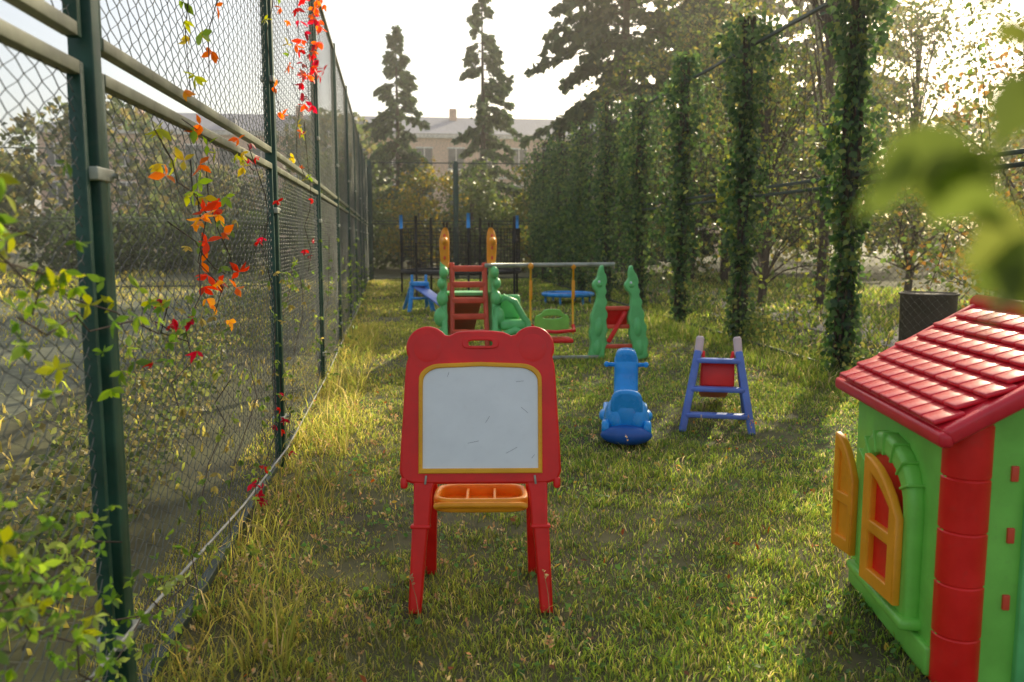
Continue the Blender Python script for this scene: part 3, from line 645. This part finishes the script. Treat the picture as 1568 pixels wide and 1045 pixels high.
creeper('green_creeper',[wig(2.9,.2,3.6,.9,8),wig(3.3,.05,4.4,.8,8),wig(3.8,.05,5.2,.7,8),wig(4.6,.05,4.9,1.3,8),wig(2.8,.9,3.3,1.4,8),wig(5.6,.05,6.2,1.2,8),wig(6.6,.0,7.8,.9,8),wig(5.2,1.0,6.0,1.3,7)],26,.032,[(.12,.19,.04),(.22,.28,.05),(.32,.27,.08)],None,.09)
creeper('green_creeper',[wig(8+i*1.1,.0,8.6+i*1.1,random.uniform(.6,1.6),6) for i in range(9)],26,.045,[(.09,.15,.03),(.16,.22,.05)],None,.12)
mass('shrub',[(-2.2,8.5,.5,1.2,.6),(-1.8,6.0,.4,1.3,.5),(-2.2,12,.6,1.6,.8),(-2.6,16,.7,2,1.0),(-1.6,4,.35,1,.4)],6000,.05,[(.09,.13,.04),(.16,.18,.06),(.22,.19,.08)])
fence('chain_link_fence',[(-12+i*3.0,26) for i in range(4)],CH2,M['frame'],M['frame'],h=4,split=2,clamps=False)
fence('chain_link_fence',[(-13,8+i*3.0) for i in range(7)],CH2,M['frame'],M['frame'],h=4,split=2,clamps=False)

# ---------------------------------------------------------------- near overhanging vine on the right (out of focus)
E=tubes('foreground_shrub',[([(.52,.10,0),(.50,.13,.8),(.44,.20,1.35),(.33,.28,1.50),(.24,.31,1.53)],[.012,.010,.006,.003,.0015]),
   ([(.48,.15,1.05),(.40,.22,1.3),(.28,.29,1.42),(.23,.305,1.44)],[.006,.004,.002,.001]),([(.44,.2,1.35),(.33,.28,1.45),(.21,.312,1.485)],[.004,.002,.001])],M['bark'],None,6)
fp=np.array([(.200,.312,1.495),(.208,.315,1.480),(.196,.310,1.478),(.212,.310,1.490),(.232,.305,1.450),(.238,.305,1.444),(.24,.305,1.455),(.245,.305,1.438),(.232,.312,1.535),(.240,.31,1.515),(.235,.31,1.55),(.25,.30,1.50),(.248,.30,1.53),(.255,.30,1.55),(.228,.315,1.565),(.236,.31,1.525),(.27,.29,1.44),(.28,.29,1.50),(.246,.312,1.545),(.24,.31,1.57),(.34,.27,1.35),(.36,.25,1.2)])
fc=palette(len(fp),[(.16,.22,.05),(.22,.26,.06),(.14,.20,.04)],None,.15)*.68  # leaf colours darkened to stand in for being backlit
leaves('leaves',fp,rng.uniform(.030,.039,len(fp)),fc,M['leaf'],E,'ivy',1.0,None,.5)

# ---------------------------------------------------------------- thin haze box added for the milky backlit glow (scattering volume)
hz=bpy.data.materials.new('haze'); hz.use_nodes=True; nt=hz.node_tree
nt.nodes.remove(nt.nodes['Principled BSDF'])
vs=nt.nodes.new('ShaderNodeVolumeScatter'); vs.inputs['Density'].default_value=.0026; vs.inputs['Anisotropy'].default_value=.72; vs.inputs['Color'].default_value=(1,.95,.85,1)
nt.links.new(vs.outputs[0],nt.nodes['Material Output'].inputs['Volume'])
box('added_haze',(90,72,11),(8,41,5.48),hz,None,(0,0,0),0)

# ---------------------------------------------------------------- light, sky, camera
az=R(34); el=R(28)
Sv=Vector((math.sin(az)*math.cos(el),math.cos(az)*math.cos(el),math.sin(el)))
ld=bpy.data.lights.new('sun','SUN'); ld.energy=5; ld.angle=R(.5); ld.color=(1,.87,.58)
lo=bpy.data.objects.new('sun',ld); COL.objects.link(lo); lo.rotation_euler=Sv.to_track_quat('Z','Y').to_euler()
w=bpy.data.worlds.new('World'); scene.world=w; w.use_nodes=True; nt=w.node_tree
sk=nt.nodes.new('ShaderNodeTexSky'); sk.sky_type='NISHITA'; sk.sun_disc=False; sk.sun_elevation=el; sk.sun_rotation=az; sk.dust_density=3.5; sk.air_density=1.0; sk.ozone_density=1
vm=nt.nodes.new('ShaderNodeVectorMath'); vm.operation='MULTIPLY_ADD'; vm.inputs[1].default_value=(.9,.9,.87); vm.inputs[2].default_value=(2.3,2.15,1.95)
nt.links.new(sk.outputs[0],vm.inputs[0])
nt.links.new(vm.outputs[0],nt.nodes['Background'].inputs[0]); nt.nodes['Background'].inputs[1].default_value=.15
cam=bpy.data.cameras.new('camera'); co=bpy.data.objects.new('camera',cam); COL.objects.link(co)
co.location=(0,0,1.45); co.rotation_euler=(R(90-6.85),0,R(-7.15)); cam.lens=30; cam.sensor_width=36; cam.clip_end=2000; cam.clip_start=.02
cam.dof.use_dof=True; cam.dof.focus_distance=4.2; cam.dof.aperture_fstop=3.0
scene.camera=co
